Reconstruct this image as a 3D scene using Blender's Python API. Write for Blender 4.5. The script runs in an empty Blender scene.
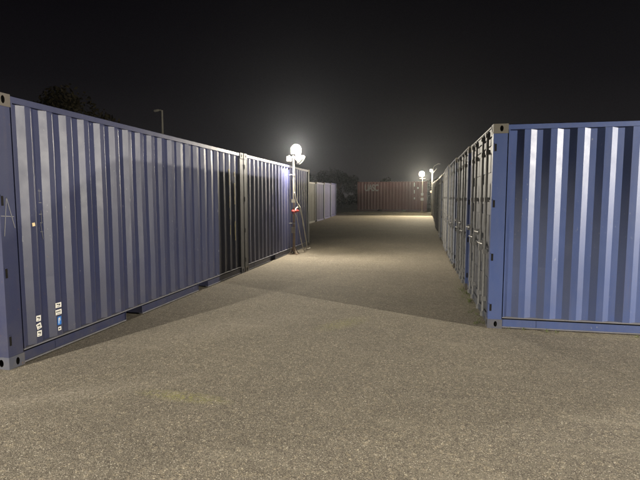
import bpy, bmesh, math, random
from mathutils import Vector, Matrix
random.seed(7)
sc = bpy.context.scene
# ------------------------------------------------------------------ camera
F_PX, YAW, PITCH, CAM_H = 468.87, 0.21415, 0.08842, 1.622
cam_d = bpy.data.cameras.new('camera'); cam = bpy.data.objects.new('camera', cam_d)
sc.collection.objects.link(cam); sc.camera = cam
cam_d.sensor_width = 36.0; cam_d.lens = F_PX / 640 * 36.0
cam_d.clip_start = 0.05; cam_d.clip_end = 2000
cam.location = (0, 0, CAM_H); cam.rotation_euler = (math.pi/2 - PITCH, 0, YAW)
# ------------------------------------------------------------------ night sky with a little town glow at the horizon
w = bpy.data.worlds.new('World'); sc.world = w; w.use_nodes = True
nt = w.node_tree; nt.nodes.clear()
def N(nt, t, **kw):
    n = nt.nodes.new(t)
    for k, v in kw.items(): setattr(n, k, v)
    return n
wo = N(nt, 'ShaderNodeOutputWorld'); bg = N(nt, 'ShaderNodeBackground')
tc = N(nt, 'ShaderNodeTexCoord'); sp = N(nt, 'ShaderNodeSeparateXYZ'); cr = N(nt, 'ShaderNodeValToRGB')
nt.links.new(tc.outputs['Generated'], sp.inputs[0]); nt.links.new(sp.outputs['Z'], cr.inputs[0])
e = cr.color_ramp.elements
e[0].position = 0.0; e[0].color = (.026, .0235, .0235, 1)
e[1].position = 1.0; e[1].color = (.0016, .0013, .0021, 1)
m = e.new(.10); m.color = (.0125, .0114, .0122, 1)
m = e.new(.22); m.color = (.0052, .0046, .0056, 1)
m = e.new(.34); m.color = (.0026, .0022, .0031, 1)
m = e.new(.50); m.color = (.0016, .0013, .0021, 1)
nt.links.new(cr.outputs[0], bg.inputs[0]); bg.inputs[1].default_value = 1.0
nt.links.new(bg.outputs[0], wo.inputs[0])
# ------------------------------------------------------------------ exposure
vs = sc.view_settings
vs.view_transform = 'Standard'; vs.look = 'None'; vs.gamma = 1; vs.exposure = 0; sc.render.dither_intensity = 1.6
sc.cycles.use_denoising = True
try: sc.cycles.denoiser = 'OPENIMAGEDENOISE'
except Exception: pass
sc.cycles.max_bounces = 5; sc.cycles.diffuse_bounces = 3; sc.cycles.glossy_bounces = 3
sc.cycles.volume_bounces = 0; sc.cycles.sample_clamp_indirect = 4
# ------------------------------------------------------------------ lamps of the yard (floodlights on about three metre masts)
def lamp(name, loc, power, color, radius=.07):
    d = bpy.data.lights.new(name, 'POINT'); d.energy = power; d.color = color; d.shadow_soft_size = radius
    o = bpy.data.objects.new(name, d); o.location = loc; sc.collection.objects.link(o); return o
WARM = (1.0, .86, .62); WHITE = (1.0, .93, .80)
XL, YL, XR, YR = -3.793, 3.595, .850, 6.261
MAST1 = (-3.64, 13.15, 0.0); MAST2 = (-.02, 38.4, .50); MAST3 = (.72, 36.9, .32)
def flood_spot(name, loc, to, power, color, deg, blend=1., radius=.07):
    d = bpy.data.lights.new(name, 'SPOT'); d.energy = power; d.color = color; d.shadow_soft_size = radius
    d.spot_size = math.radians(deg); d.spot_blend = blend
    o = bpy.data.objects.new(name, d); o.location = loc; o.rotation_euler = (Vector(to)-Vector(loc)).to_track_quat('-Z', 'Y').to_euler(); sc.collection.objects.link(o); return o
flood_spot('floodlight_behind_left', (-6.2, -4.0, 3.4), (-5.28, -2.0, 0), 6800, WHITE, 106, .45)
lamp('floodlight_behind_right', (10.85, 1.76, 3.37), 10200, WHITE)
lamp('floodlight_far_right', (10.85, 8.1, 3.37), 3600, WHITE)
lamp('floodlight_light_near', (-3.50, 12.96, 3.02), 1350, (1, .91, .75), .09)
flood_spot('floodlight_light_low', (-3.32, 13.16, 2.62), (-1.2, 14.4, 0), 380, (1, .90, .70), 130)
flood_spot('floodlight_light_far', (-.02, 38.1, 3.28), (-.6, 33.0, 1.9), 3000, (1, .87, .62), 160, .6, .13)
lamp('yard_lamp_light', (.58, 36.60, 3.40), 260, (1, .90, .72), .06)
lamp('floodlight_spill_far', (-.06, 38.15, 3.30), 70, (1, .84, .58), .12)
# ------------------------------------------------------------------ helpers
COL = sc.collection
class MB:
    def __init__(s): s.v = []; s.f = []; s.mi = []
    def box(s, a, b, mi=0):
        x0,y0,z0 = a; x1,y1,z1 = b; n = len(s.v)
        s.v += [(x0,y0,z0),(x1,y0,z0),(x1,y1,z0),(x0,y1,z0),(x0,y0,z1),(x1,y0,z1),(x1,y1,z1),(x0,y1,z1)]
        for q in ((0,3,2,1),(4,5,6,7),(0,1,5,4),(1,2,6,5),(2,3,7,6),(3,0,4,7)): s.f.append(tuple(n+i for i in q)); s.mi.append(mi)
    def obox(s, c, ax, half, mi=0):
        n = len(s.v); c = Vector(c)
        X, Y, Z = [Vector(a).normalized()*h for a, h in zip(ax, half)]
        for k in ((-1,-1,-1),(1,-1,-1),(1,1,-1),(-1,1,-1),(-1,-1,1),(1,-1,1),(1,1,1),(-1,1,1)):
            s.v.append(tuple(c + X*k[0] + Y*k[1] + Z*k[2]))
        for q in ((0,3,2,1),(4,5,6,7),(0,1,5,4),(1,2,6,5),(2,3,7,6),(3,0,4,7)): s.f.append(tuple(n+i for i in q)); s.mi.append(mi)
    def tube(s, pts, r, n=8, mi=0, cap=True):
        pts = [Vector(p) for p in pts]; rings = []
        for i, p in enumerate(pts):
            t = (pts[min(i+1, len(pts)-1)] - pts[max(i-1, 0)]).normalized()
            a = Vector((0,0,1)) if abs(t.z) < .9 else Vector((1,0,0))
            u = t.cross(a).normalized(); v = t.cross(u)
            rr = r[i] if isinstance(r, (list, tuple)) else r
            b = len(s.v); rings.append(b)
            for k in range(n):
                g = 2*math.pi*k/n; s.v.append(tuple(p + u*math.cos(g)*rr + v*math.sin(g)*rr))
        for a, b in zip(rings, rings[1:]):
            for k in range(n): s.f.append((a+k, a+(k+1)%n, b+(k+1)%n, b+k)); s.mi.append(mi)
        if cap:
            s.f.append(tuple(rings[0]+k for k in range(n))[::-1]); s.mi.append(mi)
            s.f.append(tuple(rings[-1]+k for k in range(n))); s.mi.append(mi)
    def quad(s, *p, mi=0):
        n = len(s.v); s.v += [tuple(q) for q in p]; s.f.append(tuple(range(n, n+len(p)))); s.mi.append(mi)
    def mesh(s, name, mats, smooth=False):
        me = bpy.data.meshes.new(name); me.from_pydata(s.v, [], s.f)
        for m in mats: me.materials.append(m)
        me.polygons.foreach_set('material_index', s.mi)
        if smooth: me.polygons.foreach_set('use_smooth', [True]*len(s.f))
        me.update(); return me
def link(name, me, parent=None, loc=(0,0,0), mat=None):
    o = bpy.data.objects.new(name, me); COL.objects.link(o); o.parent = parent; o.location = loc
    if mat is not None:
        o.material_slots[0].link = 'OBJECT'; o.material_slots[0].material = mat
    return o
def empty(name, label, cat, loc, rz=0, group=None):
    o = bpy.data.objects.new(name, None); COL.objects.link(o); o.location = loc; o.rotation_euler = (0,0,rz)
    o['label'] = label; o['category'] = cat
    if group: o['group'] = group
    return o
def tag(o, label=None, cat=None, group=None, kind=None):
    for k, v in (('label', label), ('category', cat), ('group', group), ('kind', kind)):
        if v: o[k] = v
    return o
# ------------------------------------------------------------------ materials
def mat(name):
    m = bpy.data.materials.new(name); m.use_nodes = True; nt = m.node_tree
    return m, nt, nt.nodes['Principled BSDF']
def plain(name, col, rough=.6, metal=0., spec=.5, var=.25, scale=6.):
    m, nt, b = mat(name)
    tc = N(nt, 'ShaderNodeTexCoord'); no = N(nt, 'ShaderNodeTexNoise'); no.inputs['Scale'].default_value = scale; no.inputs['Detail'].default_value = 6
    nt.links.new(tc.outputs['Object'], no.inputs['Vector'])
    mx = N(nt, 'ShaderNodeMix', data_type='RGBA'); mx.inputs[6].default_value = (*[c*(1-var) for c in col], 1); mx.inputs[7].default_value = (*[min(1, c*(1+var)) for c in col], 1)
    nt.links.new(no.outputs['Fac'], mx.inputs[0]); nt.links.new(mx.outputs[2], b.inputs['Base Color'])
    b.inputs['Roughness'].default_value = rough; b.inputs['Metallic'].default_value = metal; b.inputs['Specular IOR Level'].default_value = spec
    return m
def paint(name, col, rough=.42, rust=.5, dirt=.5, spec=.8, fade=.15):
    """painted steel: uneven gloss, dents, chalky fading, rust specks, dust towards the foot"""
    m, nt, b = mat(name); L = nt.links.new
    tc = N(nt, 'ShaderNodeTexCoord'); oi = N(nt, 'ShaderNodeObjectInfo')
    ge = N(nt, 'ShaderNodeNewGeometry')
    def noise(sc_, det=4, vec=None, rg=.5):
        n = N(nt, 'ShaderNodeTexNoise'); n.inputs['Scale'].default_value = sc_; n.inputs['Detail'].default_value = det; n.inputs['Roughness'].default_value = rg
        L(vec or ge.outputs['Position'], n.inputs['Vector']); return n.outputs['Fac']
    def ramp(x, a, b_, ca=(0,0,0,1), cb=(1,1,1,1)):
        r = N(nt, 'ShaderNodeValToRGB'); r.color_ramp.elements[0].position = a; r.color_ramp.elements[1].position = b_
        r.color_ramp.elements[0].color = ca; r.color_ramp.elements[1].color = cb; L(x, r.inputs[0]); return r.outputs[0]
    def mixc(fac, a, b_):
        mx = N(nt, 'ShaderNodeMix', data_type='RGBA')
        L(fac, mx.inputs[0])
        if isinstance(a, tuple): mx.inputs[6].default_value = (*a, 1)
        else: L(a, mx.inputs[6])
        if isinstance(b_, tuple): mx.inputs[7].default_value = (*b_, 1)
        else: L(b_, mx.inputs[7])
        return mx.outputs[2]
    def mul(a, k):
        n = N(nt, 'ShaderNodeMath', operation='MULTIPLY'); L(a, n.inputs[0])
        if isinstance(k, (int, float)): n.inputs[1].default_value = k
        else: L(k, n.inputs[1])
        return n.outputs[0]
    mp = N(nt, 'ShaderNodeMapping'); mp.inputs['Scale'].default_value = (1, 1, .16); L(ge.outputs['Position'], mp.inputs['Vector'])
    big = ramp(noise(1.3, 5), .3, .7)
    streak = ramp(noise(14, 6, mp.outputs[0], .6), .42, .75)
    lum = sum(col)/3
    c = mixc(mul(big, .5), tuple(x*.86 for x in col), tuple(x*1.16 for x in col))
    c = mixc(mul(streak, fade), c, tuple(.5*x + .5*(lum*1.5+.03) for x in col))
    # dust that has splashed up from the asphalt
    sx = N(nt, 'ShaderNodeSeparateXYZ'); L(ge.outputs['Position'], sx.inputs[0])
    low = N(nt, 'ShaderNodeMapRange'); low.inputs['From Min'].default_value = .05; low.inputs['From Max'].default_value = .75; low.inputs['To Min'].default_value = 1; low.inputs['To Max'].default_value = 0
    L(sx.outputs['Z'], low.inputs['Value'])
    c = mixc(mul(mul(low.outputs[0], ramp(noise(5, 7, None, .65), .35, .7)), dirt*.6), c, (.10, .09, .07))
    # rust chips
    chips = ramp(noise(23, 8, None, .7), .64, .68); area = ramp(noise(2.1, 3), .42, .60)
    c = mixc(mul(mul(chips, area), rust), c, (.13, .07, .04))
    mp2 = N(nt, 'ShaderNodeMapping'); mp2.inputs['Scale'].default_value = (1, 1, .45); L(ge.outputs['Position'], mp2.inputs['Vector'])
    mp3 = N(nt, 'ShaderNodeMapping'); mp3.inputs['Scale'].default_value = (2.2, 2.2, .07); L(ge.outputs['Position'], mp3.inputs['Vector'])
    scuff = ramp(noise(30, 5, mp2.outputs[0], .65), .66, .70)
    c = mixc(mul(mul(scuff, ramp(noise(1.7, 2), .42, .58)), .6), c, (.26, .27, .29))
    fine = ramp(noise(90, 4, mp.outputs[0], .7), .70, .73)
    c = mixc(mul(mul(fine, ramp(noise(3.3, 2), .5, .62)), .45), c, (.22, .22, .24))
    runs = ramp(noise(9, 5, mp3.outputs[0], .6), .60, .74)
    c = mixc(mul(mul(runs, area), rust*.35), c, (.10, .065, .045))
    L(c, b.inputs['Base Color'])
    r = N(nt, 'ShaderNodeMapRange'); L(noise(7, 6, None, .6), r.inputs['Value']); r.inputs['To Min'].default_value = rough-.07; r.inputs['To Max'].default_value = rough+.09
    L(r.outputs[0], b.inputs['Roughness']); b.inputs['Specular IOR Level'].default_value = spec
    bp = N(nt, 'ShaderNodeBump'); bp.inputs['Strength'].default_value = .15; bp.inputs['Distance'].default_value = .012; L(noise(3.4, 3), bp.inputs['Height'])
    b2 = N(nt, 'ShaderNodeBump'); b2.inputs['Strength'].default_value = .10; b2.inputs['Distance'].default_value = .002; L(noise(150, 3), b2.inputs['Height']); L(bp.outputs[0], b2.inputs['Normal'])
    L(b2.outputs[0], b.inputs['Normal'])
    return m
P_LEFT = paint('navy_paint', (.023, .028, .074), rough=.44, spec=.5, dirt=.5, rust=.45)
P_LEFT2 = paint('slate_blue_paint', (.030, .034, .100), rough=.5, dirt=.3)
P_RIGHT = paint('blue_paint', (.047, .074, .195), rough=.43, spec=.5, dirt=.25, rust=.6)
P_DOOR1 = paint('grey_blue_paint', (.054, .062, .086), rough=.5, dirt=.4, fade=.4)
P_DOOR2 = paint('weathered_grey_paint', (.068, .073, .086), rough=.5, dirt=.4, fade=.4)
P_PALE = paint('pale_grey_paint', (.14, .155, .20), rough=.5, dirt=.3)
P_PALE2 = paint('light_blue_grey_paint', (.13, .15, .205), rough=.5, dirt=.3)
P_LAV = paint('lavender_blue_paint', (.10, .10, .26), rough=.5, dirt=.2)
P_CREAM = paint('cream_paint', (.20, .195, .195), rough=.55, dirt=.3)
P_RED = paint('brick_red_paint', (.105, .032, .025), rough=.6, dirt=.3, fade=.3)
CAST_BEIGE = paint('worn_casting_paint', (.085, .075, .056), rough=.6, rust=.9, dirt=.6)
CAST_BLUE = paint('blue_casting_paint', (.040, .046, .080), rough=.6, rust=.9, dirt=1.)
CAST_BROWN = paint('brown_casting_paint', (.06, .048, .036), rough=.6, rust=.9, dirt=.6)
POST_RUSTY = paint('rusty_post_paint', (.058, .060, .076), rough=.6, rust=1., dirt=.6, fade=.5)
HOLE_SHADE = plain('hollow_shade', (.012, .011, .010), .9, spec=.1)  # near black: the shade inside slots and casting holes put into the colour
GALV = plain('galvanised_steel', (.30, .30, .29), .45, .35, var=.3, scale=20)
RUBBER = plain('door_gasket', (.03, .03, .03), .8)
DARKSTEEL = plain('underframe_steel', (.022, .022, .025), .8, spec=.2)
WHITEST = plain('sticker_white', (.78, .76, .70), .5, var=.08, scale=30)
INK = plain('sticker_ink', (.05, .05, .05), .6)
BLUEST = plain('sticker_blue', (.03, .17, .55), .45, var=.1)
CHALK = plain('chalk_line', (.17, .17, .18), .9, var=.3, scale=60)
PEEL = plain('peeled_sticker_remains', (.32, .27, .12), .8, var=.35, scale=30)
# ------------------------------------------------------------------ the ground
def gz(y, x=-9.):
    t = max(0., min(y, 40.) - 14.); z = .4*(t/26.)**2.8
    c = min(1., max(0., (x+3.)/3.6)); c = c*c*(3-2*c); k = 1 - min(1., max(0., (y-15.)/15.))
    return z - .045*c*k
def asphalt():
    m, nt, b = mat('worn_asphalt'); L = nt.links.new
    ge = N(nt, 'ShaderNodeNewGeometry')
    def noise(s, det=4, rg=.5, vec=None):
        n = N(nt, 'ShaderNodeTexNoise'); n.inputs['Scale'].default_value = s; n.inputs['Detail'].default_value = det; n.inputs['Roughness'].default_value = rg
        L(vec or ge.outputs['Position'], n.inputs['Vector']); return n.outputs['Fac']
    def ramp(x, stops):
        r = N(nt, 'ShaderNodeValToRGB'); el = r.color_ramp.elements
        el[0].position, el[0].color = stops[0][0], (*stops[0][1], 1); el[1].position, el[1].color = stops[-1][0], (*stops[-1][1], 1)
        for p, c in stops[1:-1]: q = el.new(p); q.color = (*c, 1)
        L(x, r.inputs[0]); return r.outputs[0]
    def mix(f, a, b_, mode='MIX'):
        mx = N(nt, 'ShaderNodeMix', data_type='RGBA', blend_type=mode)
        for i, s in ((0, f), (6, a), (7, b_)):
            if isinstance(s, tuple): mx.inputs[i].default_value = (*s, 1)
            elif isinstance(s, (int, float)): mx.inputs[i].default_value = s
            else: L(s, mx.inputs[i])
        return mx.outputs[2]
    def math_(op, a, b_=None):
        n = N(nt, 'ShaderNodeMath', operation=op)
        for i, s in enumerate((a, b_)):
            if s is None: continue
            if isinstance(s, (int, float)): n.inputs[i].default_value = s
            else: L(s, n.inputs[i])
        return n.outputs[0]
    v = N(nt, 'ShaderNodeTexVoronoi'); v.inputs['Scale'].default_value = 175; L(ge.outputs['Position'], v.inputs['Vector'])
    sv = N(nt, 'ShaderNodeSeparateColor'); L(v.outputs['Color'], sv.inputs[0])
    v2 = N(nt, 'ShaderNodeTexVoronoi'); v2.inputs['Scale'].default_value = 42; L(ge.outputs['Position'], v2.inputs['Vector'])
    sv2 = N(nt, 'ShaderNodeSeparateColor'); L(v2.outputs['Color'], sv2.inputs[0])
    stone = ramp(sv.outputs[0], [(0, (.060, .052, .042)), (.10, (.110, .094, .075)), (.35, (.192, .167, .131)), (.75, (.250, .219, .172)), (.90, (.30, .266, .212)), (.955, (.40, .36, .29)), (1, (.66, .62, .52))])
    stone2 = ramp(sv2.outputs[1], [(0, (.82, .82, .82)), (.8, (1.05, 1.05, 1.05)), (1, (1.35, 1.33, 1.25))])
    c = mix(1.0, stone, stone2, 'MULTIPLY')
    # tar sunk between the stones
    c = mix(math_('MULTIPLY', ramp(v.outputs['Distance'], [(.35, (0,0,0)), (.75, (1,1,1))]), .6), c, (.075, .066, .052))
    # broad wear: traffic-polished, dusty and damp patches
    c = mix(1.0, c, ramp(noise(.55, 5, .6), [(.3, (.90, .90, .91)), (.7, (1.09, 1.085, 1.06))]), 'MULTIPLY')
    c = mix(1.0, c, ramp(noise(3.2, 6, .7), [(.3, (.92, .92, .92)), (.7, (1.07, 1.07, 1.07))]), 'MULTIPLY')
    mp = N(nt, 'ShaderNodeMapping'); mp.inputs['Rotation'].default_value = (0, 0, math.radians(28)); mp.inputs['Scale'].default_value = (.5, 2.6, 1); L(ge.outputs['Position'], mp.inputs['Vector'])
    c = mix(math_('MULTIPLY', ramp(noise(1.6, 6, .65, mp.outputs[0]), [(.56, (0,0,0)), (.72, (1,1,1))]), .30), c, (.30, .27, .21))
    # yellow paint rubbed into the surface, paler patches, and moss by the right row
    def blob(cx, cy, rx, ry, seed, rot=0):
        m2 = N(nt, 'ShaderNodeMapping', vector_type='TEXTURE'); m2.inputs['Location'].default_value = (cx, cy, 0); m2.inputs['Rotation'].default_value = (0, 0, rot); m2.inputs['Scale'].default_value = (rx, ry, 1e3)
        L(ge.outputs['Position'], m2.inputs['Vector'])
        ln = N(nt, 'ShaderNodeVectorMath', operation='LENGTH'); L(m2.outputs[0], ln.inputs[0])
        g = N(nt, 'ShaderNodeMapRange'); g.inputs['From Min'].default_value = 0; g.inputs['From Max'].default_value = 1; g.inputs['To Min'].default_value = 1; g.inputs['To Max'].default_value = 0
        L(ln.outputs['Value'], g.inputs['Value'])
        return math_('MULTIPLY', g.outputs[0], ramp(noise(34, 5, .7), [(.42, (0,0,0)), (.62, (1,1,1))]))
    c = mix(math_('MULTIPLY', blob(-1.90, 3.42, .48, .12, 0), .5), c, (.36, .36, .06))
    c = mix(math_('MULTIPLY', blob(-1.0, 6.0, .6, .22, 0, 1.0), .35), c, (.34, .35, .05))
    c = mix(math_('MULTIPLY', blob(3.6, 6.16, 3.2, .16, 0), .7), c, (.40, .36, .20))
    c = mix(math_('MULTIPLY', blob(-2.4, 5.4, 1.6, .5, 0, .9), .5), c, (.36, .32, .26))
    c = mix(math_('MULTIPLY', blob(-2.9, 3.2, 1.3, .22, 0, .6), .5), c, (.38, .34, .28))
    c = mix(math_('MULTIPLY', blob(.78, 8.3, .28, 2.3, 0), .55), c, (.075, .10, .02))
    L(c, b.inputs['Base Color']); b.inputs['Roughness'].default_value = .9; b.inputs['Specular IOR Level'].default_value = .25
    h1 = ramp(v.outputs['Distance'], [(0, (1,1,1)), (.8, (0,0,0))]); h = math_('ADD', math_('MULTIPLY', h1, .7), math_('MULTIPLY', sv.outputs[2], .6))
    bp = N(nt, 'ShaderNodeBump'); bp.inputs['Strength'].default_value = .6; bp.inputs['Distance'].default_value = .006; L(h, bp.inputs['Height'])
    bq = N(nt, 'ShaderNodeBump'); bq.inputs['Strength'].default_value = .35; bq.inputs['Distance'].default_value = .05; L(noise(2.6, 4, .6), bq.inputs['Height'])
    L(bp.outputs[0], bq.inputs['Normal']); L(bq.outputs[0], b.inputs['Normal'])
    return m
ASPH = asphalt()
g = MB()
xs = [-400, -60, -25, -12, -6] + [-3+.3*i for i in range(13)] + [3, 6, 12, 25, 60, 400]
ys = [-300, -40, -10] + [i for i in range(0, 48, 1)] + [60, 90, 150, 400]
for y in ys:
    for x in xs: g.v.append((x, y, gz(y, x)))
nx = len(xs)
for j in range(len(ys)-1):
    for i in range(nx-1): a = j*nx+i; g.f.append((a, a+1, a+nx+1, a+nx)); g.mi.append(0)
tag(link('ground', g.mesh('ground', [ASPH], True)), kind='structure')
# kerbed island that carries the red container and the far mast
KERB = plain('kerb_concrete', (.26, .24, .19), .9, var=.35, scale=5)
DUST = plain('sandy_gravel', (.105, .09, .060), .95, var=.35, scale=2.5)
isl = MB(); random.seed(3)
y0 = 37.55; x0, x1 = -13.0, 3.0; n = 60
tops = []
for i in range(n+1):
    x = x0 + (x1-x0)*i/n; yy = y0 + .10*math.sin(x*1.3) + random.uniform(-.05, .05); tops.append((x, yy))
for (xa, ya), (xb, yb) in zip(tops, tops[1:]):
    isl.quad((xa, ya, gz(ya)-.05), (xb, yb, gz(yb)-.05), (xb, yb+.05, .47), (xa, ya+.05, .47))
    isl.quad((xa, ya+.05, .47), (xb, yb+.05, .47), (xb, 39.5, .50), (xa, 39.5, .50))
isl.quad((x0, 39.5, .50), (x1, 39.5, .50), (x1, 52, .50), (x0, 52, .50))
tag(link('gravel_island', isl.mesh('gravel_island', [DUST])), kind='structure')
kb = MB(); x = -9.5
k_me = None
kroot = empty('kerb', 'low line of pale kerbstones along the front of the gravel island', 'kerb', (0, 0, 0))
kb.box((-.49, -.06, -.02), (.49, .06, .13)); k_me = kb.mesh('kerbstone', [KERB])
random.seed(11)
for i in range(11):
    o = link('kerbstone', k_me, kroot, (-8.6 + i*1.0, 37.30 + random.uniform(-.03, .03), gz(37.3)-.02 + random.uniform(-.015, .01))); o.rotation_euler = (0, 0, random.uniform(-.03, .03))
# loose grit on the asphalt
random.seed(5); st = MB()
for i in range(2600):
    r = 1.6 + 7.5*random.random()**1.3; a = random.uniform(-.62, .62) + YAW
    px, py = -math.sin(a)*r, math.cos(a)*r
    if px < XL+.05 or (px > XR and py > YR-.05): continue
    s = random.uniform(.0016, .0042)*(1 if random.random() < .965 else 1.9)
    n = len(st.v); ph = random.uniform(0, 6.28); c, d = math.cos(ph), math.sin(ph)
    for (u, v, t) in ((1,0,0),(0,.8,0),(-.9,0,0),(0,-.7,0),(.1,.1,.8),(0,0,-.4)): st.v.append((px+s*(u*c-v*d), py+s*(u*d+v*c), gz(py, px)+.001+s*t))
    for q in ((0,1,4),(1,2,4),(2,3,4),(3,0,4)): st.f.append(tuple(n+k for k in q)); st.mi.append(0)
GRIT = plain('grit_stone', (.30, .27, .21), .8, var=.6, scale=40)
tag(link('grit', st.mesh('grit', [GRIT])), label='fine loose grit scattered over the asphalt', cat='gravel', kind='stuff')
random.seed(14); wd = MB()
for i in range(46):
    if i < 34: px, py = XR - random.uniform(.0, .16), YR + .15 + random.random()**1.5*6.5
    else: px, py = XR + random.uniform(.2, 4.5), YR - random.uniform(-.01, .06)
    for k in range(random.randint(4, 9)):
        a = random.uniform(0, 6.28); h = random.uniform(.015, .055); l = random.uniform(.01, .04); z = gz(py, px)
        bx_, by_ = px + random.uniform(-.02, .02), py + random.uniform(-.02, .02); t = (math.cos(a), math.sin(a)); n_ = (-t[1]*.0025, t[0]*.0025)
        wd.quad((bx_-n_[0], by_-n_[1], z-.003), (bx_+n_[0], by_+n_[1], z-.003), (bx_+t[0]*l*.6+n_[0]*.7, by_+t[1]*l*.6+n_[1]*.7, z+h*.7), (bx_+t[0]*l, by_+t[1]*l, z+h), (bx_+t[0]*l*.6-n_[0]*.7, by_+t[1]*l*.6-n_[1]*.7, z+h*.7))
tag(link('weeds', wd.mesh('weeds', [plain('weed_green', (.10, .13, .03), .7, var=.4, scale=9)])), label='sparse low weeds growing along the foot of the right container row', cat='weeds', kind='stuff')
# ------------------------------------------------------------------ shipping containers
LIT_DUSTY = paint('lit_dusty_flange_paint', (.17, .17, .20), rough=.7, dirt=1., rust=.6, spec=.3)  # pale rail lips: dust plus the lamplit edge put into the colour
L_, W_, H_ = 6.058, 2.438, 2.591
CW, CD, CH = .178, .162, .118      # corner casting: along the length, across, height
CACHE = {}
def cached(key, fn):
    if key not in CACHE: CACHE[key] = fn()
    return CACHE[key]
def corrug(s0, s1, first, pitch, outer, slope, inner):
    """profile points (s, depth) of the pressed wall between s0 and s1"""
    D = .036; pts = [(s0, .012)]
    s = first - slope
    if s > s0 + .01: pts.append((s, .012)) if False else None
    start = first
    while start - pitch > s0 + .02: start -= pitch
    pts = [(s0, 0)] if start - slope < s0 else [(s0, D), (start - slope, D)]
    a = start
    while a < s1 - .02:
        for p, d in ((a, 0), (a+outer, 0), (a+outer+slope, D), (a+outer+slope+inner, D)):
            if s0 < p < s1: pts.append((p, d))
        a += pitch
    pts.append((s1, pts[-1][1])); rj = random.Random(17)
    return [(s + (rj.uniform(-.0022, .0022) if 0 < i < len(pts)-1 else 0), d + (rj.uniform(-.0015, .002) if 0 < i < len(pts)-1 else 0)) for i, (s, d) in enumerate(pts)]
def side_wall_mesh(prof):
    def f():
        pts = corrug(.200, L_-.200, *prof); mb = MB()
        zz = [.150, .8, 1.5, 2.1, H_-.072]
        base = len(mb.v)
        for s, d in pts:
            for z in zz:
                bow = 0 if z in (zz[0], zz[-1]) else .005*math.sin(s*1.9+z*1.3)+.003*math.sin(s*5.1-z*2.2)
                mb.v.append((s + bow*.4, .016+d+bow, z))
        k = len(zz)
        for i in range(len(pts)-1):
            for j in range(k-1):
                a = i*k+j; mb.f.append((a, a+k, a+k+1, a+1)); mb.mi.append(0)
        return mb.mesh('side_wall', [P_LEFT])
    return cached(('side', prof), f)
def casting_mesh(sx, sy, sz):
    def f():
        mb = MB()
        def face(P, Hc, size, hw, hh, n=14, depth=.035):
            # P(u,v,w): point; Hc hole centre; ring between rectangle and oval hole, then tunnel and back
            U, V = size; ov = [(Hc[0]+hw*math.cos(2*math.pi*i/n)**1, Hc[1]+hh*math.sin(2*math.pi*i/n)) for i in range(n)]
            rect = []
            for (a, b) in ov:
                dx, dy = a-Hc[0], b-Hc[1]; t = 1e9
                if dx > 1e-9: t = min(t, (U-Hc[0])/dx)
                if dx < -1e-9: t = min(t, -Hc[0]/dx)
                if dy > 1e-9: t = min(t, (V-Hc[1])/dy)
                if dy < -1e-9: t = min(t, -Hc[1]/dy)
                rect.append((Hc[0]+dx*t, Hc[1]+dy*t))
            for i in range(n):
                j = (i+1) % n
                mb.quad(P(*rect[i], 0), P(*rect[j], 0), P(*ov[j], 0), P(*ov[i], 0))
                if abs(rect[i][0]-rect[j][0]) > 1e-6 and abs(rect[i][1]-rect[j][1]) > 1e-6:   # corner filler
                    cx = U if max(rect[i][0], rect[j][0]) > U-1e-6 else 0; cy = V if max(rect[i][1], rect[j][1]) > V-1e-6 else 0
                    mb.quad(P(*rect[i], 0), P(cx, cy, 0), P(*rect[j], 0))
                mb.quad(P(*ov[i], 0), P(*ov[j], 0), P(*ov[j], depth), P(*ov[i], depth), mi=1)
            mb.quad(*[P(*o, depth) for o in ov], mi=1)
        T = lambda x, y, z: (x if sx > 0 else -x, y if sy > 0 else -y, z if sz > 0 else -z)
        face(lambda u, v, w_: T(u, w_, v), (.098, .058), (CW, CH), .021, .037)       # long side
        face(lambda u, v, w_: T(w_, u, v), (.089, .058), (CD, CH), .026, .037)       # end
        face(lambda u, v, w_: T(u, v, w_), (.09, .08), (CW, CD), .040, .028)         # bottom / top
        for q in (((CW,0,0),(CW,CD,0),(CW,CD,CH),(CW,0,CH)), ((0,CD,0),(CW,CD,0),(CW,CD,CH),(0,CD,CH)), ((0,0,CH),(CW,0,CH),(CW,CD,CH),(0,CD,CH))):
            mb.quad(*[T(*p) for p in q])
        return mb.mesh('corner_casting', [CAST_BEIGE, HOLE_SHADE])
    return cached(('cast', sx, sy, sz), f)
def post_mesh(door, my):
    def f():
        mb = MB(); e = .006
        y0, y1 = (e, .115) if my > 0 else (W_-.115, W_-e)
        if door:
            mb.box((.004, y0, CH), (.172, y1, H_-CH))
            ys = e if my > 0 else W_-e
            for z in (.27, .92, 1.60, 2.30):      # proud dark plates painted as the shade in the hinge cut-outs, with lips
                mb.box((.022, ys-.0025 if my > 0 else ys-.001, z-.045), (.046, ys+.001 if my > 0 else ys+.0025, z+.045), 1)
                mb.box((.018, ys-.007 if my > 0 else ys-.001, z+.046), (.050, ys+.001 if my > 0 else ys+.007, z+.056), 0)
        else: mb.box((L_-.172, y0, CH), (L_-.004, y1, H_-CH))
        # pressed lip next to the wall
        a = .178 if door else L_-.200
        ya, yb = (.004, .052) if my > 0 else (W_-.052, W_-.004)
        mb.box((a+.006, ya, .150), (a+.022, yb, H_-.072))
        return mb.mesh('corner_post', [P_LEFT, HOLE_SHADE])
    return cached(('post', door, my), f)
FP = ((L_/2-1.035-.185, L_/2-1.035+.185), (L_/2+1.035-.185, L_/2+1.035+.185))
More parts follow.
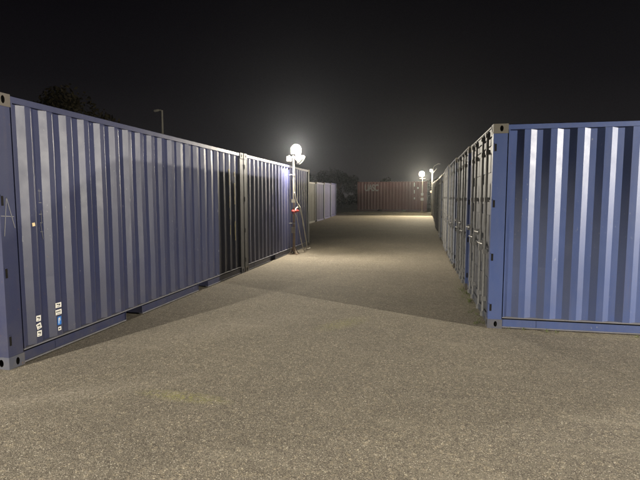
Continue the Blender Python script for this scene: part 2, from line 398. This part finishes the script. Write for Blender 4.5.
def brail_mesh(my, pockets):
    def f():
        mb = MB(); Y = (lambda a: a) if my > 0 else (lambda a: W_-a)
        def bx(xa, xb, ya, yb, za, zb):
            a, b = sorted((Y(ya), Y(yb))); mb.box((xa, a, za), (xb, b, zb))
        a, b = sorted((Y(.002), Y(.064))); mb.box((CW, a, .138), (L_-CW, b, .150), 1)
        segs = [(CW, FP[0][0]), (FP[0][1], FP[1][0]), (FP[1][1], L_-CW)] if pockets else [(CW, L_-CW)]
        for a, b in segs:
            bx(a, b, .022, .028, .026, .116)
            q, r_ = sorted((Y(.004), Y(.060))); mb.box((a, q, .014), (b, r_, .026), 1)
            if pockets:
                for s in (a, b):
                    if CW+.01 < s < L_-CW-.01: bx(s-.004, s+.004, .008, .5, .027, .1375)
        bx(.205+.39, .215+.39-.004, .0185, .022, .028, .115)
        return mb.mesh('bottom_rail', [P_LEFT, LIT_DUSTY])
    return cached(('brail', my, pockets), f)
def trail_mesh(my):
    def f():
        mb = MB(); a, b = (.005, .065) if my > 0 else (W_-.065, W_-.005)
        mb.box((CW, a, H_-.072), (L_-CW, b, H_-.014)); return mb.mesh('top_rail', [P_LEFT])
    return cached(('trail', my), f)
def roof_mesh():
    def f():
        mb = MB(); pts = []; s = .2
        pts.append((.12, -.016))
        while s < L_-.3:
            pts += [(s, -.016), (s+.03, -.001), (s+.12, -.001), (s+.15, -.016)]; s += .241
        pts.append((L_-.12, -.016))
        for s, d in pts: mb.v += [(s, .020, H_-.0135 if d < -.01 else H_-.004), (s, .075, H_+d), (s, W_-.075, H_+d), (s, W_-.020, H_-.0135 if d < -.01 else H_-.004)]
        for i in range(len(pts)-1):
            for k in range(3): a = i*4+k; mb.f.append((a, a+4, a+5, a+1)); mb.mi.append(0)
        return mb.mesh('roof', [P_LEFT])
    return cached('roof', f)
def floor_mesh(pockets):
    def f():
        mb = MB(); segs = [(.18, FP[0][0]), (FP[0][1], FP[1][0]), (FP[1][1], L_-.18)] if pockets else [(.18, L_-.18)]
        for a, b in segs: mb.box((a+.005, .075, .020), (b-.005, W_-.075, .135))
        mb.box((.175, .070, .1355), (L_-.05, W_-.070, .160)); return mb.mesh('floor', [DARKSTEEL])
    return cached(('floor', pockets), f)
def end_wall_mesh():
    def f():
        mb = MB(); pts = []; s = .13
        pts.append((.115, .04))
        while s < W_-.36:
            pts += [(s+.02, .04), (s+.07, .0), (s+.18, .0), (s+.23, .04)]; s += .27
        pts.append((W_-.115, .04))
        for s, d in pts: mb.v += [(L_-.045-d, s, .13), (L_-.045-d, s, H_-.11)]
        for i in range(len(pts)-1): a = i*2; mb.f.append((a, a+2, a+3, a+1)); mb.mi.append(0)
        mb.box((L_-.09, CD, .016), (L_-.012, W_-CD, .130)); mb.box((L_-.09, CD, H_-.11), (L_-.012, W_-CD, H_-.012))
        return mb.mesh('end_wall', [P_LEFT])
    return cached('end', f)
def sill_mesh():
    def f():
        mb = MB(); mb.box((.012, CD, .016), (.11, W_-CD, .135)); mb.box((.002, CD, .118), (.016, W_-CD, .142))
        for y in (.42, .86, W_-.86, W_-.42): mb.box((-.012, y-.035, .055), (.012, y+.035, .128))
        return mb.mesh('door_sill', [P_LEFT])
    return cached('sill', f)
def header_mesh():
    def f():
        mb = MB(); mb.box((.012, CD, H_-.125), (.14, W_-CD, H_-.012)); mb.box((-.006, CD, H_-.030), (.012, W_-CD, H_-.012))
        for y in (.42, .86, W_-.86, W_-.42): mb.box((-.014, y-.035, H_-.115), (.012, y+.035, H_-.045))
        return mb.mesh('door_header', [P_LEFT])
    return cached('header', f)
def door_mesh(k):
    def f():
        mb = MB(); y0, y1 = (.125, W_/2-.006) if k == 0 else (W_/2+.006, W_-.125); z0, z1 = .150, H_-.135
        mb.box((.052, y0, z0), (.075, y1, z1))                       # sheet
        for a, b in ((y0, y0+.09), (y1-.09, y1)): mb.box((.028, a, z0), (.0515, b, z1))
        mb.box((.028, y0+.09, z0), (.0515, y1-.09, z0+.09)); mb.box((.028, y0+.09, z1-.09), (.0515, y1-.09, z1))
        nb = 5; hh = (z1-z0-.18)
        for i in range(nb):                                          # pressed horizontal ribs
            zc = z0+.09+hh*(i+.5)/nb; mb.box((.036, y0+.10, zc-.14), (.0515, y1-.10, zc+.14))
        g = .012
        mb.box((.040, y0-g, z0-g), (.060, y0-.0005, z1+g), 1); mb.box((.040, y1+.0005, z0-g), (.060, min(y1+g, y1+.0055) if k == 0 else y1+g, z1+g), 1)
        return mb.mesh('door', [P_LEFT, RUBBER])
    return cached(('door', k), f)
ROD = plain('lock_rod_steel', (.19, .19, .19), .5, .1, var=.4, scale=25)
def rod_mesh():
    def f():
        mb = MB(); mb.tube([(0,0,.07), (0,0,H_-.06)], .0175, 8)
        for z in (.30, .95, 1.65, 2.28): mb.box((-.022, -.032, z-.03), (.034, .032, z+.03))
        for z in (.085, H_-.090): mb.box((-.030, -.028, z-.028), (.022, .028, z+.028))
        return mb.mesh('lock_rod', [ROD])
    return cached('rod', f)
def handle_mesh():
    def f():
        mb = MB(); mb.tube([(-.02,0,0), (-.035,.06,0), (-.035,.36,-.012), (-.03,.42,-.012)], .011, 6)
        mb.box((-.028, .25, -.06), (.028, .31, .03)); return mb.mesh('handle', [ROD])
    return cached('handle', f)
def hinge_mesh():
    def f():
        mb = MB(); mb.tube([(0,0,-.06), (0,0,.06)], .016, 8); mb.box((-.006, .0, -.045), (.012, .13, .045)); mb.box((.0, -.022, -.03), (.03, 0, .03))
        return mb.mesh('hinge', [GALV])
    return cached('hinge', f)
R_PROF = (.368, .302, .076, .076, .072)
L_PROF = (.350, .2755, .070, .068, .070)
def container(label, loc, rz, paint_, prof=L_PROF, cast=(CAST_BEIGE, CAST_BLUE), group='blue shipping containers of the yard', pockets=True,
              door_paint=None, near_sides=(1, -1), front=True, doors=True, post_paint=None, rod_paint=None, back_post=None):
    r = empty('shipping_container', label, 'shipping container', loc, rz, group)
    P = lambda name, me, m=None, parent=None, l=(0,0,0): link(name, me, parent or r, l, m)
    for my in near_sides:
        if my > 0: w = P('side_wall', side_wall_mesh(prof), paint_)
        else:
            w = P('side_wall', side_wall_mesh(prof), paint_); w.location = (L_, W_, 0); w.rotation_euler = (0, 0, math.pi)
        P('bottom_rail', brail_mesh(my, pockets), paint_); P('top_rail', trail_mesh(my), paint_)
        P('corner_post', post_mesh(True, my), post_paint or paint_); P('corner_post', post_mesh(False, my), back_post or post_paint or paint_)
        for sx in (1, -1):
            for sz in (1, -1):
                P('corner_casting', casting_mesh(sx, my, sz), cast[1] if sz > 0 else cast[0], None, (0 if sx > 0 else L_, 0 if my > 0 else W_, 0 if sz > 0 else H_))
    P('roof', roof_mesh(), paint_); P('floor', floor_mesh(pockets))
    P('end_wall', end_wall_mesh(), paint_)
    if doors:
        dp = door_paint or paint_
        P('door_sill', sill_mesh(), dp); P('door_header', header_mesh(), dp)
        for k in (0, 1):
            d = P('door', door_mesh(k), dp)
            ys = (.42, .86) if k == 0 else (W_-.86, W_-.42)
            for i, y in enumerate(ys):
                P('lock_rod', rod_mesh(), rod_paint, d, (-.006, y, 0))
                h = P('handle', handle_mesh(), rod_paint, d, (-.012, y, 1.05 if i == 0 else 1.18))
                if k == 1: pass
            for z in (.27, .92, 1.60, 2.30):
                hg = P('hinge', hinge_mesh(), dp, d, (.018, .118 if k == 0 else W_-.118, z))
                if k == 1: hg.rotation_euler = (math.pi, 0, 0)
    return r
# left row: two long sides along the lane
cL1 = container('dusty navy container nearest on the left, with stickers low on its corrugated side', (XL, YL, 0), math.pi/2, P_LEFT, cast=(CAST_BROWN, CAST_BLUE), group='shipping containers end to end on the left',
                post_paint=P_LEFT, door_paint=paint('lamplit_door_paint', (.16, .16, .30), rough=.5), back_post=POST_RUSTY)  # door colour lightened to carry the lamplight falling on this end
cL2 = container('slate blue container on the left behind the floodlight mast with the white cable', (XL+.004, YL+L_+.03, 0), math.pi/2, P_LEFT2, cast=(CAST_BEIGE, CAST_BROWN), group='shipping containers end to end on the left', post_paint=POST_RUSTY)
# row with its ends to the lane, further back on the left
cols3 = [(P_CREAM, 'cream grey'), (P_LAV, 'lavender blue'), (P_LAV, 'lavender blue'), (P_LAV, 'lavender blue')]
labs3 = ['cream grey container end just beyond the near left row, first of the far left four', 'lavender blue container end directly beside the cream grey one on the far left',
         'lavender blue container end between two others, third of the far left four', 'lavender blue container end closest to the dark trees on the far left']
random.seed(21)
for i in range(4):
    yy = 27.35 + i*2.53
    container(labs3[i], (-6.74-L_+random.uniform(-.05, .05), yy, gz(yy)), 0, cols3[i][0], group='containers standing side by side on the far left', post_paint=P_PALE2 if i else P_CREAM)
# right row: door ends to the lane
pr = [P_RIGHT, P_RIGHT, P_PALE2, P_PALE, P_RIGHT, P_PALE2, P_RIGHT, P_DOOR1, P_RIGHT, P_DOOR1, P_DOOR2, P_RIGHT]
pd = [P_DOOR1, P_DOOR2, P_PALE, P_PALE, P_PALE2, P_PALE2, P_DOOR1, P_DOOR1, P_DOOR2, P_DOOR1, P_DOOR2, P_DOOR1]
ordn = ['second', 'third', 'fourth', 'fifth', 'sixth', 'seventh', 'eighth', 'ninth', 'tenth', 'eleventh']
desc = ['weathered grey', 'pale grey', 'pale grey', 'light blue grey', 'light blue grey', 'grey blue', 'grey blue', 'weathered grey', 'grey blue', 'weathered grey']
for i in range(12):
    if i == 0: lab = 'bright blue container nearest on the right, its corrugated long side facing the viewer'
    elif i == 11: lab = 'last container at the far end of the right row, nearest the far lamp'
    else: lab = f'{desc[i-1]} container doors seen edge on, {ordn[i-1]} along the right row'
    yy = YR + i*2.585; dx = (0, -.06, -.105, -.13, -.08, -.12, -.075, -.11, -.06, -.09, -.04, -.06)[i]
    z = gz(yy, 1.) + (0 if i == 0 else random.choice((0, .02, .04)))
    c = container(lab, (XR+dx, yy, z), .012 if i == 0 else random.uniform(-.006, .006), pr[i], prof=R_PROF, group='shipping containers side by side on the right',
                  door_paint=pd[i], cast=(CAST_BEIGE, CAST_BLUE if i == 0 else CAST_BROWN), pockets=False)
# red container on the island
cR = container('brick red container with white lettering standing across the end of the lane', (.41, 41.6+W_, .50), math.pi, P_RED, group=None, cast=(P_RED, P_RED), prof=(.350, .2755, .070, .068, .070))
# its corrugated long side faces the lane: local y = W_ side after the half turn
fc = bpy.data.curves.new('white_lettering', 'FONT'); fc.body = 'UASC'; fc.size = .86; fc.extrude = .004; fc.offset = .022; fc.space_character = .92
fo = bpy.data.objects.new('tmp_text', fc); COL.objects.link(fo)
dg = bpy.context.evaluated_depsgraph_get(); tme = bpy.data.meshes.new_from_object(fo.evaluated_get(dg)); bpy.data.objects.remove(fo)
tme.name = 'white_lettering'; tme.materials.clear(); tme.materials.append(plain('faded_white_letter', (.22, .21, .20), .8, var=.3, scale=3))
wl = link('white_lettering', tme, cR); 
wl.matrix_local = cR.matrix_basis.inverted() @ Matrix.Translation((-5.02, 41.6-.004, 2.28)) @ Matrix.Rotation(math.pi/2, 4, 'X') @ Matrix.Diagonal((.60, .95, 1, 1))
# small worn plates at the right end of the red container
mb = MB()
for (x, z, a, b) in ((-.72, 1.05, .10, .16), (-.72, 1.55, .06, .30), (-.72, 2.15, .06, .34), (-.45, 1.95, .12, .14)):
    mb.box((x, -.004, z), (x+a, .002, z+b))
pl = link('marking_plates', mb.mesh('marking_plates', [plain('faded_marking', (.40, .37, .34), .8)]), cR)
pl.matrix_local = cR.matrix_basis.inverted() @ Matrix.Translation((0, 41.6, .5))
# ---- marks on the near left container (local x along the lane, y = 0 is the lane side)
def sticker(name, s, z, w_, h, m, depth, tilt=0, prints=()):
    mb = MB(); mb.box((-w_/2, -.0015, -h/2), (w_/2, .001, h/2))
    o = link(name, mb.mesh(name, [m]), cL1, (s, depth + bow_at(s, z) - .002, z)); o.rotation_euler = (0, tilt, 0)
    if prints:
        pm = MB()
        for (a, b, c, d) in prints: pm.box((a*w_, -.0025, b*h), (c*w_, -.0015, d*h))
        link('print', pm.mesh('print', [INK if m is WHITEST else WHITEST]), o)
    return o
pA = ((-.3, .05, -.05, .3), (0, -.1, .3, .25), (-.3, -.35, .25, -.25))
pB = ((-.38, -.05, -.2, .25), (-.12, -.05, .05, .25), (.12, -.05, .3, .25), (-.35, -.35, .35, -.25))
bow_at = lambda s, z: (.005*math.sin(s*1.9+z*1.3)+.003*math.sin(s*5.1-z*2.2))*min(1, (z-.15)/.65)
OUT1 = .0145
for z, t in ((.402, .06), (.322, -.25), (.245, .04)): sticker('sticker', .386, z, .058, .058, WHITEST, OUT1, t, pA)
sticker('sticker', .660, .478, .082, .052, WHITEST, OUT1, .03, pA)
sticker('sticker', .657, .403, .086, .054, WHITEST, OUT1, .0, pB)
sticker('sticker', .662, .308, .052, .090, BLUEST, OUT1, .04, ((-.25, -.35, -.08, .35), (-.1, .22, .2, .35), (.08, 0, .22, .3)))
sticker('sticker', .660, .222, .042, .040, WHITEST, OUT1, .02, ((-.3, -.2, .2, .2),))
sticker('sticker', .386, 1.362, .034, .034, plain('sticker_cream', (.80, .62, .36), .5), OUT1, -.15)
# scratched letter on the door post and a ladder of chalk ticks on the wall
mb = MB()
def stroke(p, q, wd=.0032, y=.0035):
    (a, b), (c, d) = p, q; v = Vector((c-a, 0, d-b)); L = v.length; mb.obox(((a+c)/2, y, (b+d)/2), (v, (0,1,0), v.cross(Vector((0,1,0)))), (L/2, .001, wd))
stroke((.035, 1.27), (.078, 1.63)); stroke((.078, 1.63), (.155, 1.34)); stroke((.01, 1.46), (.150, 1.45))
link('scratched_letter', mb.mesh('scratched_letter', [CHALK]), cL1)
mb = MB(); yi = .0465
random.seed(4)
for i, z in enumerate((1.70, 1.58, 1.46, 1.37, 1.28)):
    stroke((.500+random.uniform(-.004,.004), z), (.536, z+random.uniform(-.004, .01)), .0032, yi)
stroke((.512, 1.72), (.512, 1.60), .002, yi); stroke((.524, 1.50), (.524, 1.36), .002, yi); stroke((.510, 1.36), (.534, 1.20), .0022, yi)
link('chalk_ticks', mb.mesh('chalk_ticks', [CHALK]), cL1)
# remains of a torn placard on the last ribs of the near left container
random.seed(9)
for (s, zc, hh, wd) in ((5.30, 2.05, .16, .02), (5.30, 1.55, .12, .014), (5.575, 2.12, .05, .02), (5.58, 1.72, .22, .028), (5.58, .95, .20, .030), (5.31, .98, .10, .018), (5.30, 1.25, .05, .012)):
    n = 9; mb = MB()
    L0 = [(s-wd*random.uniform(.5, 1), zc-hh+2*hh*i/n) for i in range(n+1)]; R0 = [(s+wd*random.uniform(.5, 1.2), zc-hh+2*hh*i/n) for i in range(n+1)]
    for i in range(n):
        P4 = [L0[i], R0[i], R0[i+1], L0[i+1]]
        mb.quad(*[(a, .0125+bow_at(a, b), b) for a, b in P4])
    link('torn_placard', mb.mesh('torn_placard', [PEEL]), cL1)
# ------------------------------------------------------------------ floodlight masts
CREAMP = plain('mast_cream_paint', (.34, .32, .27), .5, var=.2)
RUSTP = plain('mast_rust', (.21, .155, .11), .8, var=.4, scale=14)
BLACKP = plain('lamp_housing', (.16, .155, .14), .5, var=.15)
def emis(name, col, s):
    m, nt, b = mat(name); b.inputs['Emission Color'].default_value = (*col, 1); b.inputs['Emission Strength'].default_value = s; b.inputs['Base Color'].default_value = (.8, .8, .8, 1); return m
def flood(parent, c, aim, w_, h, strength, col=(1, .90, .68)):
    """round floodlight: finned bowl, bezel and a slightly domed lens"""
    a = Vector(aim).normalized(); side = a.cross(Vector((0,0,1))).normalized(); up = side.cross(a); c = Vector(c); R = w_/2
    mb = MB(); mb.tube([c-a*.14, c-a*.12, c-a*.05, c], [R*.35, R*.62, R*.96, R], 20)
    for k in range(-3, 4): mb.obox(c-a*.13+side*(k*R/4.5), (side, up, a), (.004, R*.55, .03))
    for s_ in (-1, 1): mb.obox(c+side*s_*(R+.010)-a*.04-up*.03, (side, up, a), (.006, R*.55, .016))
    mb.obox(c-up*(R*.6+.05)-a*.04, (side, up, a), (R+.012, .006, .016))
    f = link('floodlight', mb.mesh('floodlight', [BLACKP]), parent)
    g = MB(); g.tube([c+a*.001, c+a*.012, c+a*.024], [R-.012, R-.03, R*.5], 24); link('lens', g.mesh('lens', [emis('lit_lens', col, strength)], True), f)
    return f
def mast(label, loc, h, group):
    r = empty('floodlight_mast', label, 'floodlight mast', loc, 0, group)
    mb = MB(); mb.tube([(0,0,1.32), (0,0,h)], .027, 12); link('pole', mb.mesh('pole', [CREAMP], False), r)
    mb = MB(); mb.tube([(0,0,.01), (0,0,1.32)], .036, 12); mb.tube([(0,0,1.27), (0,0,1.34)], .042, 12); link('lower_pole', mb.mesh('lower_pole', [RUSTP]), r)
    mb = MB(); mb.box((-.14, -.14, 0), (.14, .14, .014))
    for a in range(4):
        c, s = math.cos(a*math.pi/2+.785), math.sin(a*math.pi/2+.785)
        mb.tube([(c*.15, s*.15, .012), (c*.03, s*.03, .22)], .010, 6)
    link('base_plate', mb.mesh('base_plate', [RUSTP]), r)
    return r
m1 = mast('cream mast with two lit floodlights standing against the slate blue left container', MAST1, 2.80, 'floodlight masts')
mb = MB(); mb.tube([(-.10, .02, 2.80), (.26, -.10, 2.76)], .020, 8); mb.tube([(0,0,2.76),(0,0,2.84)], .034, 10); mb.tube([(.10, -.05, 2.78), (.12, -.08, 3.0)], .014, 8)
link('crossbar', mb.mesh('crossbar', [CREAMP]), m1)
flood(m1, (.11, -.10, 3.02), (.42, -.85, -.12), .27, .24, 90)
flood(m1, (.25, -.02, 2.70), (.80, .45, -.75), .30, .20, 6)
mb = MB(); mb.obox((-.13, 0, 2.76), ((1,0,0),(0,1,0),(0,0,1)), (.06, .05, .07)); mb.tube([(-.13,0,2.83),(-.13,0,2.86)], .02, 8); link('junction_box', mb.mesh('junction_box', [CREAMP]), m1)
mb = MB(); mb.box((-.05, -.075, .62), (.05, -.036, .80)); mb.box((-.045, -.07, 1.50), (.045, -.028, 1.60)); link('label_plate', mb.mesh('label_plate', [plain('plate', (.3, .28, .22), .6)]), m1)
for z in (.9, 2.3):
    mb = MB(); mb.tube([(-.135, 0, z), (0, 0, z)], .012, 6); mb.tube([(0,0,z-.02),(0,0,z+.02)], .044, 12)
    link('wall_clamp', mb.mesh('wall_clamp', [GALV]), m1)
# cable with a red plug hanging from the mast
CABLE = plain('white_cable', (.55, .52, .46), .5, var=.15)
cb = empty('power_cable', 'white power cable drooping from its red plug on the left mast to the ground', 'cable', (MAST1[0], MAST1[1], 0))
mb = MB()
def bez(p, n=26):
    out = []
    for i in range(n+1):
        t = i/n; q = [Vector(a) for a in p]
        while len(q) > 1: q = [q[k].lerp(q[k+1], t) for k in range(len(q)-1)]
        out.append(q[0])
    return out
mb.tube(bez([(.03,-.04,1.80),(.08,.02,1.62),(.03,.0,1.50),(.14,.10,1.46),(.16,.16,1.32)]), .016, 8)
mb.tube(bez([(.05,-.02,1.28),(.10,.1,1.48),(.18,.22,1.42),(.16,.30,1.20),(.12,.55,.85),(.12,.95,.45),(.12,1.15,.16),(.10,1.15,.03)]), .018, 8)
mb.tube(bez([(.04,-.02,1.25),(.12,.15,.9),(.10,.35,.3),(.14,.55,.10),(.16,.62,.02)]), .013, 8)
mb.tube(bez([(.10,1.1,.03),(.0,1.2,.02),(.20,1.45,.018),(.06,1.7,.018)]), .018, 8)
link('cord', mb.mesh('cord', [CABLE], True), cb)
REDP = plain('red_plug', (.30, .04, .035), .4, var=.1); mb = MB()
mb.tube([(.03,-.10,1.24), (.08,-.05,1.26), (.14,.02,1.26)], [.046, .052, .034], 12); mb.tube([(.03,-.10,1.24), (.0,-.13,1.23)], [.060, .060], 12); link('plug', mb.mesh('plug', [REDP], True), cb)
# far mast on the island
m2 = mast('pale mast with a glaring lamp standing in front of the red container', MAST2, 2.70, 'floodlight masts')
mb = MB(); mb.tube([(-.22, 0, 2.70), (.22, 0, 2.70)], .022, 8); mb.tube([(0,0,2.66),(0,0,2.80)], .036, 10); link('crossbar', mb.mesh('crossbar', [CREAMP]), m2)
flood(m2, (-.06, -.10, 3.05), (.05, -1, -.12), .44, .42, 130, (1, .86, .62))
mb = MB(); mb.box((-.11, -.11, .95), (.11, -.037, 1.17)); mb.box((-.09, -.09, 1.35), (.09, -.037, 1.55)); link('socket_box', mb.mesh('socket_box', [plain('socket_box_grey', (.28, .27, .25), .6)]), m2)
# small lamp over the end of the right row
m3 = empty('yard_lamp', 'small white lamp on a thin bent post above the far end of the right row', 'lamp post', MAST3)
mb = MB(); mb.tube([(0,0,0),(0,0,3.55)], .05, 8); mb.tube([(0,0,3.5),(.12,0,3.75),(.40,0,3.92),(.55,0,3.90)], .025, 6); mb.tube([(0,0,3.2),(.3,0,3.55)], .02, 6); link('pole', mb.mesh('pole', [plain('dull_post_paint', (.10, .10, .09), .7)]), m3)
flood(m3, (-.12, -.12, 3.42), (-.35, -1, -.3), .22, .16, 8)
m4 = empty('distant_lamp', 'tiny amber lamp on a far post beyond the end of the right row', 'lamp post', (1.25, 70, .4))
mb = MB(); mb.tube([(0,0,0),(0,0,2.3)], .06, 8); link('pole', mb.mesh('pole', [RUSTP]), m4); flood(m4, (0, -.1, 2.2), (0, -1, 0), .34, .28, 2.5, (1, .72, .42))
# tall street lamp behind the left container (unlit)
sl = empty('street_lamp', 'tall unlit street lamp with a short arm rising behind the near left container', 'street lamp', (-20.65, 35, 0))
POLE = plain('lamp_pole_paint', (.42, .40, .34), .6)
mb = MB(); mb.tube([(0,0,0),(0,0,4),(0,0,8.70)], [.12, .09, .07], 10); mb.tube([(0,0,8.64),(-.12,0,8.72),(-.25,0,8.73)], .05, 8); link('pole', mb.mesh('pole', [POLE]), sl)
mb = MB(); mb.tube([(-.22,0,8.73),(-.36,0,8.72),(-.66,0,8.68),(-.74,0,8.67)], [.05,.10,.10,.04], 8); link('lamp_head', mb.mesh('lamp_head', [POLE]), sl)
# ------------------------------------------------------------------ trees
LEAF = plain('dark_leaf', (.010, .014, .006), .7, var=.4, scale=.6, spec=.2); LEAF2 = plain('olive_leaf', (.024, .019, .008), .7, var=.4, scale=.5, spec=.2); BARK = plain('bark', (.10, .08, .055), .9, var=.3)
def tree(label, loc, h, rad, n, leaf, leafsize, seed, group='trees in the dark', base=.22):
    rnd = random.Random(seed); r = empty('tree', label, 'tree', loc, 0, group)
    mb = MB(); top = Vector((rnd.uniform(-.3,.3), rnd.uniform(-.3,.3), h*.75))
    mb.tube([(0,0,-.05), (.05,.02,h*.25), tuple(top*.7), tuple(top)], [h*.028, h*.020, h*.012, h*.005], 8)
    clumps = []
    for i in range(13):
        a = rnd.uniform(0, 6.28); z = h*rnd.uniform(base+.08, .93); rr = rad*rnd.uniform(.25, .8)*(1-.45*max(0, z/h-.55)/.45)
        c = Vector((math.cos(a)*rr, math.sin(a)*rr, z)); clumps.append((c, rad*rnd.uniform(.26, .48)))
        mb.tube([tuple(top*(z/h*.8)), tuple(top*.3*(z/h)+c*.6), tuple(c)], [h*.010, h*.006, h*.002], 5)
    link('trunk', mb.mesh('trunk', [BARK]), r)
    lf = MB()
    for i in range(n):
        c, s = clumps[rnd.randrange(len(clumps))]
        d = Vector((rnd.gauss(0,1), rnd.gauss(0,1), rnd.gauss(0,.8))); d = d.normalized()*s*rnd.random()**.45*1.1
        p = c + d; t = leafsize*rnd.uniform(.6, 1.3)
        u = Vector((rnd.gauss(0,1), rnd.gauss(0,1), rnd.gauss(0,1))).normalized(); v = u.cross(Vector((rnd.gauss(0,1), rnd.gauss(0,1), rnd.gauss(0,1)))).normalized()
        lf.quad(p-u*t, p+v*t*.45, p+u*t, p-v*t*.45)
    link('crown', lf.mesh('crown', [leaf]), r); return r
tree('broad dim tree rising behind the near left container', (-21.3, 26, 0), 9.3, 3.6, 9000, LEAF2, .16, 1)
tl = [(-19.5, 72, 5.0, 3.2), (-15.6, 75, 5.3, 3.0), (-12.9, 74, 5.6, 2.3), (-10.2, 76, 4.6, 2.4), (-6.5, 78, 4.4, 2.6), (2.9, 74, 4.2, 2.4)]
tlab = ['dark tree hidden mostly behind the far left containers', 'dark tree whose crown shows just over the end of the far left containers', 'tallest dark tree between the far left containers and the red container',
        'lower dark tree right beside the left end of the red container', 'dark tree rising behind the left half of the red container', 'dark tree beyond the right end of the red container']
for i, (x, y, h, rd) in enumerate(tl): tree(tlab[i], (x, y, .4), h, rd, 5200, LEAF, .17, 30+i, base=.0)
# low pale wall in front of the trees
wallr = empty('low_wall', 'low grey concrete wall in front of the dark trees left of the red container', 'wall', (-20, 60, .4))
mb = MB(); mb.box((0, 0, 0), (1.96, .25, .40)); wm = mb.mesh('concrete_block', [plain('grey_concrete', (.24, .24, .22), .9, var=.2, scale=2)])
for i in range(13): link('concrete_block', wm, wallr, (i*2., random.uniform(-.02, .02), random.uniform(-.02, .01)))
# ------------------------------------------------------------------ night haze
hz = MB(); hz.box((-95, -35, -1.0), (95, 95, 12.0))
HM = bpy.data.materials.new('haze'); HM.use_nodes = True; nt = HM.node_tree; nt.nodes.clear()
ho = N(nt, 'ShaderNodeOutputMaterial'); pv = N(nt, 'ShaderNodeVolumePrincipled'); pv.inputs['Density'].default_value = .0007; pv.inputs['Color'].default_value = (.80, .87, .98, 1); pv.inputs['Anisotropy'].default_value = .84
nt.links.new(pv.outputs[0], ho.inputs['Volume'])
tag(link('haze', hz.mesh('haze', [HM])), label='thin night haze glowing round the floodlights', cat='haze', kind='stuff')
